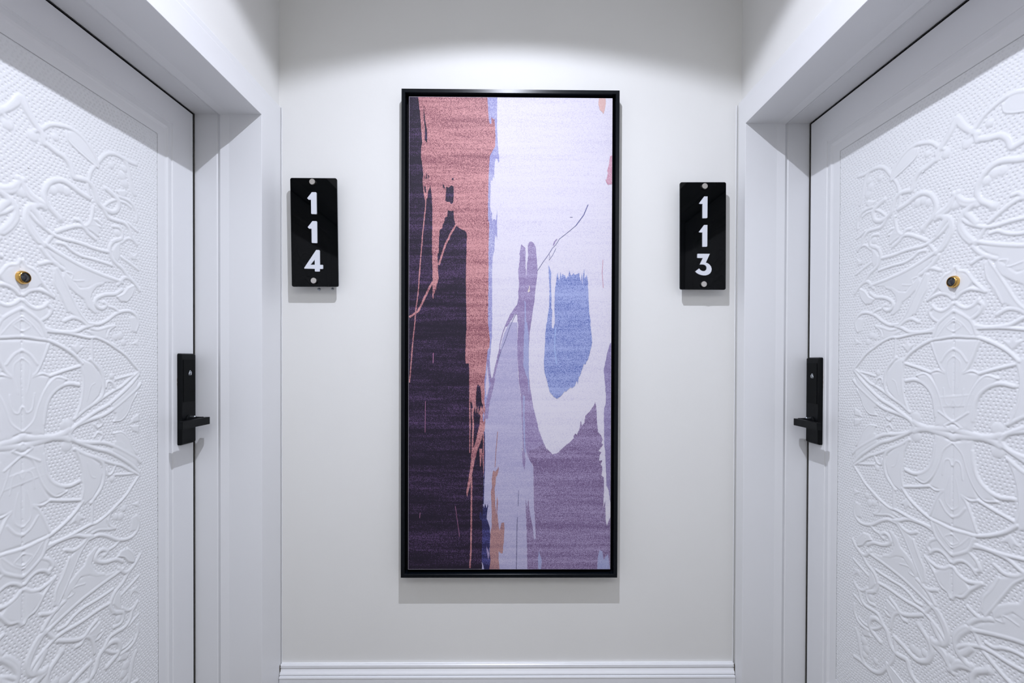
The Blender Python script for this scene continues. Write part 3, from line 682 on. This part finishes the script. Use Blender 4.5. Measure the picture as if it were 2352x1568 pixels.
def sign(side):
    if side == 'left':
        P = [(-.7267,.6003), (-.5735,.6003), (-.5680,.2426), (-.7212,.2420)]; ox, oy, k = 640, 390, 4.9
        scr = [(-.6515, .5856), (-.6467, .2612)]
        lab = 'black acrylic sign reading 1 1 4 left of the picture'
    else:
        P = [(.5642,.5950), (.7178,.5962), (.7192,.2388), (.5662,.2390)]; ox, oy, k = 1540, 390, 4.9
        scr = [(.6443, .5802), (.6435, .2561)]
        lab = 'black acrylic sign reading 1 1 3 right of the picture'
    cx = sum(p[0] for p in P)/4; zb = min(p[1] for p in P)
    root = empty('room_number_sign', (cx, D, zb), lab, 'sign', 'room number signs')
    K = lambda o: keep(o, root)
    r = .0055; pts = []
    for i in range(4):
        c = Vector(P[i]); a = (Vector(P[i-1])-c).normalized(); b = (Vector(P[(i+1) % 4])-c).normalized()
        cc = c+a*r+b*r
        for t in range(6):
            th = t/5*math.pi/2; pts.append(cc - a*r*math.sin(th)*0 - (b*r*math.cos(th)+a*r*math.sin(th)))
    bm = bmesh.new(); f = [bm.verts.new((p.x, YS, p.y)) for p in pts]; g = [bm.verts.new((p.x, YS+.0035, p.y)) for p in pts]
    n = len(pts); bm.faces.new(f); bm.faces.new(g[::-1])
    for i in range(n): bm.faces.new((f[i], f[(i+1) % n], g[(i+1) % n], g[i]))
    K(bobj('sign_plate', bm, BLACKP, None, False, None, bevel=.0004, seg=2))
    bm = bmesh.new(); f = [bm.verts.new((p.x, YS+.0036, p.y)) for p in pts]; g = [bm.verts.new((p.x, YS+.0060, p.y)) for p in pts]
    bm.faces.new(f); bm.faces.new(g[::-1])
    for i in range(n): bm.faces.new((f[i], f[(i+1) % n], g[(i+1) % n], g[i]))
    o = K(bobj('sign_backing', bm, EDGEM)); o['label'] = 'frosted grey acrylic layer behind the black face'
    def to3(p):
        # sign-plane point from the traced outline (units: 1/4.9 px of the measured frame)
        u = ox+p[0]/k; v = oy+p[1]/k
        return ((u-1181)/1080*YS + CAM_YAW*YS*1.0 + 0.0, -((v-836)/1080*YS) + CAM_PITCH*YS)
    # fit the outline frame to the screws so that the digits sit exactly between them
    if side == 'left':
        A, B = to3((390, 143)), to3((403, 1250))
        T = [(ONE, None), ([(x+5, y+325) for x, y in ONE], None), (FOUR, FOUR_H)]
    else:
        A, B = to3((378, 190)), to3((373, 1290))
        T = [(ONE_R, None), ([(x, y+321) for x, y in ONE_R], None), (THREE, None)]
    sz = (scr[0][1]-scr[1][1])/(A[1]-B[1]); 
    def fit(p):
        q_ = to3(p); t = (A[1]-q_[1])/(A[1]-B[1])
        return (scr[0][0]*(1-t)+scr[1][0]*t + (q_[0]-(A[0]*(1-t)+B[0]*t)), scr[0][1]-(A[1]-q_[1])*sz)
    for i, (o_, h_) in enumerate(T): digit('digit', o_, h_, fit, YS-.0002, .004, K)
    for (x, z) in scr:
        bm = bmesh.new(); lathe(bm, (x, YS-.0002, z), (0, -1, 0), [(.0066, -.002), (.0088, .001), (.0093, .0022), (.0093, .0075), (.0088, .0082), (0, .0082)], 40)
        K(bobj('screw_cap', bm, STEEL, None, True)); 
        bm = bmesh.new(); cyl(bm, (x, YS+.006, z), (0, 1, 0), .007, D-YS-.0062, 28)
        K(bobj('standoff', bm, STEEL, None, True))
    return root
sign('left'); sign('right')
# two small wall screws under the left sign
for x, z, r, lb in ((-.6463, .2419, .0032, 'small dark wall screw under the 114 sign, nearer its centre'), (-.6008, .2436, .0026, 'small dark wall screw under the right corner of the 114 sign')):
    bm = bmesh.new(); lathe(bm, (x, D, z-.003), (0, -1, 0), [(r*1.7, 0), (r*1.6, .0012), (r*.95, .0016), (r*.9, .003), (r*.45, .0032), (0, .002)], 20)
    o = bobj('wall_screw', bm, CHROME, None, True); o['label'] = lb; o['category'] = 'screw'; o['group'] = 'wall screws under the left sign'

# ---------------------------------------------------------------- framed abstract picture
FX0, FX1, FZ0, FZ1 = -.3590, .3600, -.7205, .8930
YF = D-.045
pic = empty('framed_picture', (0, D, FZ0), 'tall abstract painting in dark purple, salmon, lavender and blue in a black frame', 'painting')
def loopf(o, y): return [(FX0+o, y, FZ0+o), (FX1-o, y, FZ0+o), (FX1-o, y, FZ1-o), (FX0+o, y, FZ1-o)]
bm = bmesh.new()
LV = [[bm.verts.new(p) for p in lp] for lp in (loopf(0, D-.002), loopf(0, YF+.001), loopf(.0008, YF), loopf(.0118, YF), loopf(.0125, YF+.0008), loopf(.0125, YF+.030), loopf(.0127, YF+.040))]
for A, B in zip(LV, LV[1:]):
    for k in range(4): bm.faces.new((A[k], A[(k+1) % 4], B[(k+1) % 4], B[k]))
keep(bobj('frame', bm, FRAMEM), pic)
bm = bmesh.new(); box(bm, FX0+.004, FX1-.004, YF+.034, YF+.040, FZ0+.004, FZ1-.004)
keep(bobj('backing_board', bm, FRAMEI), pic)
YCV = D-.034
CX0, CX1, CZ0, CZ1 = -.3363, .3385, -.6970, .8725
def art_mat(name, A, B, streak=.5, sx=420., thr=.5):
    A = tuple(.86*c for c in A); B = tuple(.82*c for c in B); sx *= 1.25
    """two-tone speckled print: fine dither whose density drifts in horizontal bands"""
    m, t, b = nt(name); N = t.nodes; L = t.links
    tc = N.new('ShaderNodeTexCoord')
    mp = N.new('ShaderNodeMapping'); mp.inputs['Scale'].default_value = (1.4, 1, 26); L.new(tc.outputs['Object'], mp.inputs[0])
    nb = N.new('ShaderNodeTexNoise'); nb.inputs['Scale'].default_value = 1.6; nb.inputs['Detail'].default_value = 6; nb.inputs['Roughness'].default_value = .72; L.new(mp.outputs[0], nb.inputs['Vector'])
    mp2 = N.new('ShaderNodeMapping'); mp2.inputs['Scale'].default_value = (1, .2, 1.15); mp2.inputs['Rotation'].default_value = (0, .6, 0); L.new(tc.outputs['Object'], mp2.inputs[0])
    nf = N.new('ShaderNodeTexNoise'); nf.inputs['Scale'].default_value = sx; nf.inputs['Detail'].default_value = 1.5; nf.inputs['Roughness'].default_value = .6; L.new(mp2.outputs[0], nf.inputs['Vector'])
    ma = N.new('ShaderNodeMath'); ma.operation = 'MULTIPLY_ADD'; L.new(nb.outputs['Fac'], ma.inputs[0]); ma.inputs[1].default_value = streak; 
    L.new(nf.outputs['Fac'], ma.inputs[2])
    mr = N.new('ShaderNodeMapRange'); L.new(ma.outputs[0], mr.inputs['Value'])
    c = thr+streak*.5; mr.inputs['From Min'].default_value = c-.06; mr.inputs['From Max'].default_value = c+.06
    mx = N.new('ShaderNodeMix'); mx.data_type = 'RGBA'; mx.inputs['A'].default_value = (*A, 1); mx.inputs['B'].default_value = (*B, 1)
    L.new(mr.outputs['Result'], mx.inputs['Factor']); L.new(mx.outputs['Result'], b.inputs['Base Color'])
    b.inputs['Roughness'].default_value = .55; b.inputs['Specular IOR Level'].default_value = .3
    bp = N.new('ShaderNodeBump'); bp.inputs['Strength'].default_value = .12; bp.inputs['Distance'].default_value = .0006
    L.new(nf.outputs['Fac'], bp.inputs['Height']); L.new(bp.outputs['Normal'], b.inputs['Normal'])
    return m
def srgb(r, g, b): return tuple((c/255/12.92 if c <= 10 else ((c/255+.055)/1.055)**2.4) for c in (r, g, b))
ART = {
 'base': art_mat('print_pale_lavender', srgb(208,202,226), srgb(236,231,243), .5, 420, .42),
 'dark': art_mat('print_dark_aubergine', srgb(34,26,44), srgb(104,78,122), .8, 430, .62),
 'strip': art_mat('print_periwinkle', srgb(148,146,200), srgb(208,208,236), .5, 430, .55),
 'salmon': art_mat('print_salmon', srgb(132,76,90), srgb(224,162,164), .6, 430, .49),
 'mid': art_mat('print_grey_lavender', srgb(176,171,208), srgb(208,202,228), .6, 430, .52),
 'lav': art_mat('print_dusty_lavender', srgb(144,126,170), srgb(190,178,214), .7, 430, .54),
 'lavdark': art_mat('print_slate_line', srgb(84,88,130), srgb(120,120,170), .5, 430, .5),
 'midblue': art_mat('print_pale_blue', srgb(156,160,204), srgb(186,188,224), .5, 430, .5),
 'purple': art_mat('print_mauve', srgb(118,96,136), srgb(184,168,206), .6, 430, .52),
 'purple2': art_mat('print_mauve_blue', srgb(136,122,168), srgb(180,170,210), .6, 430, .52),
 'blue': art_mat('print_cornflower', srgb(92,108,178), srgb(176,186,232), .6, 430, .46),
 'bluelite': art_mat('print_light_cornflower', srgb(150,170,222), srgb(184,200,236), .5, 430, .5),
 'bluedark': art_mat('print_indigo_line', srgb(84,88,140), srgb(120,120,180), .5, 430, .5),
 'navy': art_mat('print_indigo', srgb(44,42,84), srgb(100,98,168), 1.0, 430, .60),
 'orange': art_mat('print_terracotta', srgb(150,112,124), srgb(204,158,154), .5, 430, .5),
 'peach': art_mat('print_peach', srgb(218,172,168), srgb(234,200,196), .4, 430, .5),
 'rose': art_mat('print_rose', srgb(196,136,158), srgb(226,186,204), .4, 430, .5),
 'pink': art_mat('print_shell_pink', srgb(210,196,222), srgb(226,214,234), .4, 430, .5),
 'pinkline': art_mat('print_pink_line', srgb(170,110,150), srgb(196,140,176), .4, 430, .5),
 'cream': art_mat('print_cream', srgb(228,214,204), srgb(240,228,218), .4, 430, .5),
}
bm = bmesh.new(); box(bm, CX0, CX1, YCV, YCV+.018, CZ0, CZ1)
keep(bobj('canvas', bm, ART['base'], None, False, None, bevel=.0006), pic)
def clip_poly(P):
    for ax, v, sg in ((0, CX0+.0006, 1), (0, CX1-.0006, -1), (1, CZ0+.0006, 1), (1, CZ1-.0006, -1)):
        out = []
        for a, b in zip(P, P[1:]+P[:1]):
            ia, ib = (a[ax]-v)*sg >= 0, (b[ax]-v)*sg >= 0
            if ia: out.append(a)
            if ia != ib:
                t = (v-a[ax])/(b[ax]-a[ax]); out.append((a[0]+(b[0]-a[0])*t, a[1]+(b[1]-a[1])*t))
        P = out
        if not P: return P
    return P
def rough(P, amp):
    out = []
    for a, b in zip(P, P[1:]+P[:1]):
        L_ = math.hypot(b[0]-a[0], b[1]-a[1]); n = max(1, int(L_/.006))
        for k in range(n):
            t = k/n; j = 0 if k == 0 else amp
            out.append((a[0]+(b[0]-a[0])*t+random.gauss(0, j), a[1]+(b[1]-a[1])*t+random.gauss(0, j)))
    return out
NAMES = {'lavdark': 'thin_stroke', 'bluedark': 'thin_stroke', 'pinkline': 'thin_stroke'}
seq = 0
for l in PAINT.strip().splitlines():
    p = l.split(); col, lay, wd = p[0], int(p[1]), float(p[2])/1000
    P = [tuple(float(v)/2000 for v in q.split(',')) for q in p[3:]]
    seq += 1; y = YCV-.00003-.000012*seq
    polys = []
    if wd:
        L_, R_ = [], []
        for i, c in enumerate(P):
            a = P[max(0, i-1)]; b = P[min(len(P)-1, i+1)]; d = Vector((b[0]-a[0], b[1]-a[1])).normalized(); n_ = Vector((-d.y, d.x))*wd/2
            L_.append((c[0]+n_.x, c[1]+n_.y)); R_.append((c[0]-n_.x, c[1]-n_.y))
        P = L_+R_[::-1]
    P = clip_poly(rough(P, .0 if wd and wd < .003 else .00035))
    if len(P) < 3: continue
    bm = bmesh.new(); vs = [bm.verts.new((a, y, b)) for a, b in P]
    for tri in tessellate_polygon([[Vector((a, b, 0)) for a, b in P]]):
        if len(set(tri)) == 3:
            try: bm.faces.new([vs[i] for i in tri])
            except ValueError: pass
    bm.normal_update()
    for f in bm.faces:
        if f.normal.y > 0: f.normal_flip()
    keep(bobj(NAMES.get(col, 'brush_stroke'), bm, ART[col]), pic)

# ---------------------------------------------------------------- ceiling downlight and added fill panel (above the frame)
dl = empty('recessed_downlight', (LX, LY, ZC), 'round recessed ceiling downlight over the vestibule between the two doors', 'light')
bm = bmesh.new(); lathe(bm, (LX, LY, ZC-.001), (0, 0, -1), [(.060, 0), (.060, .004), (.052, .006), (.045, .004), (.040, .001)], 40)
keep(bobj('trim_ring', bm, TRIM, None, True), dl)
m, t, b = nt('downlight_glow'); b.inputs['Emission Color'].default_value = (1, .98, .92, 1); b.inputs['Emission Strength'].default_value = 6
bm = bmesh.new(); cyl(bm, (LX, LY, ZC-.001), (0, 0, -1), .038, .002, 32)
keep(bobj('diffuser', bm, m), dl)
cp = empty('corridor_fill_panel', (0, -1.05, ZC), 'added rectangular fill-light panel, out of view on the corridor ceiling', 'light')  # invented glowing panel that goes with the added fill light
bm = bmesh.new(); box(bm, -1.22, 1.22, -1.52, -.58, ZC-.012, ZC-.001)
m, t, b = nt('fill_panel_glow'); b.inputs['Emission Color'].default_value = (.86, .92, 1, 1); b.inputs['Emission Strength'].default_value = 1.5
keep(bobj('diffuser', bm, m), cp)
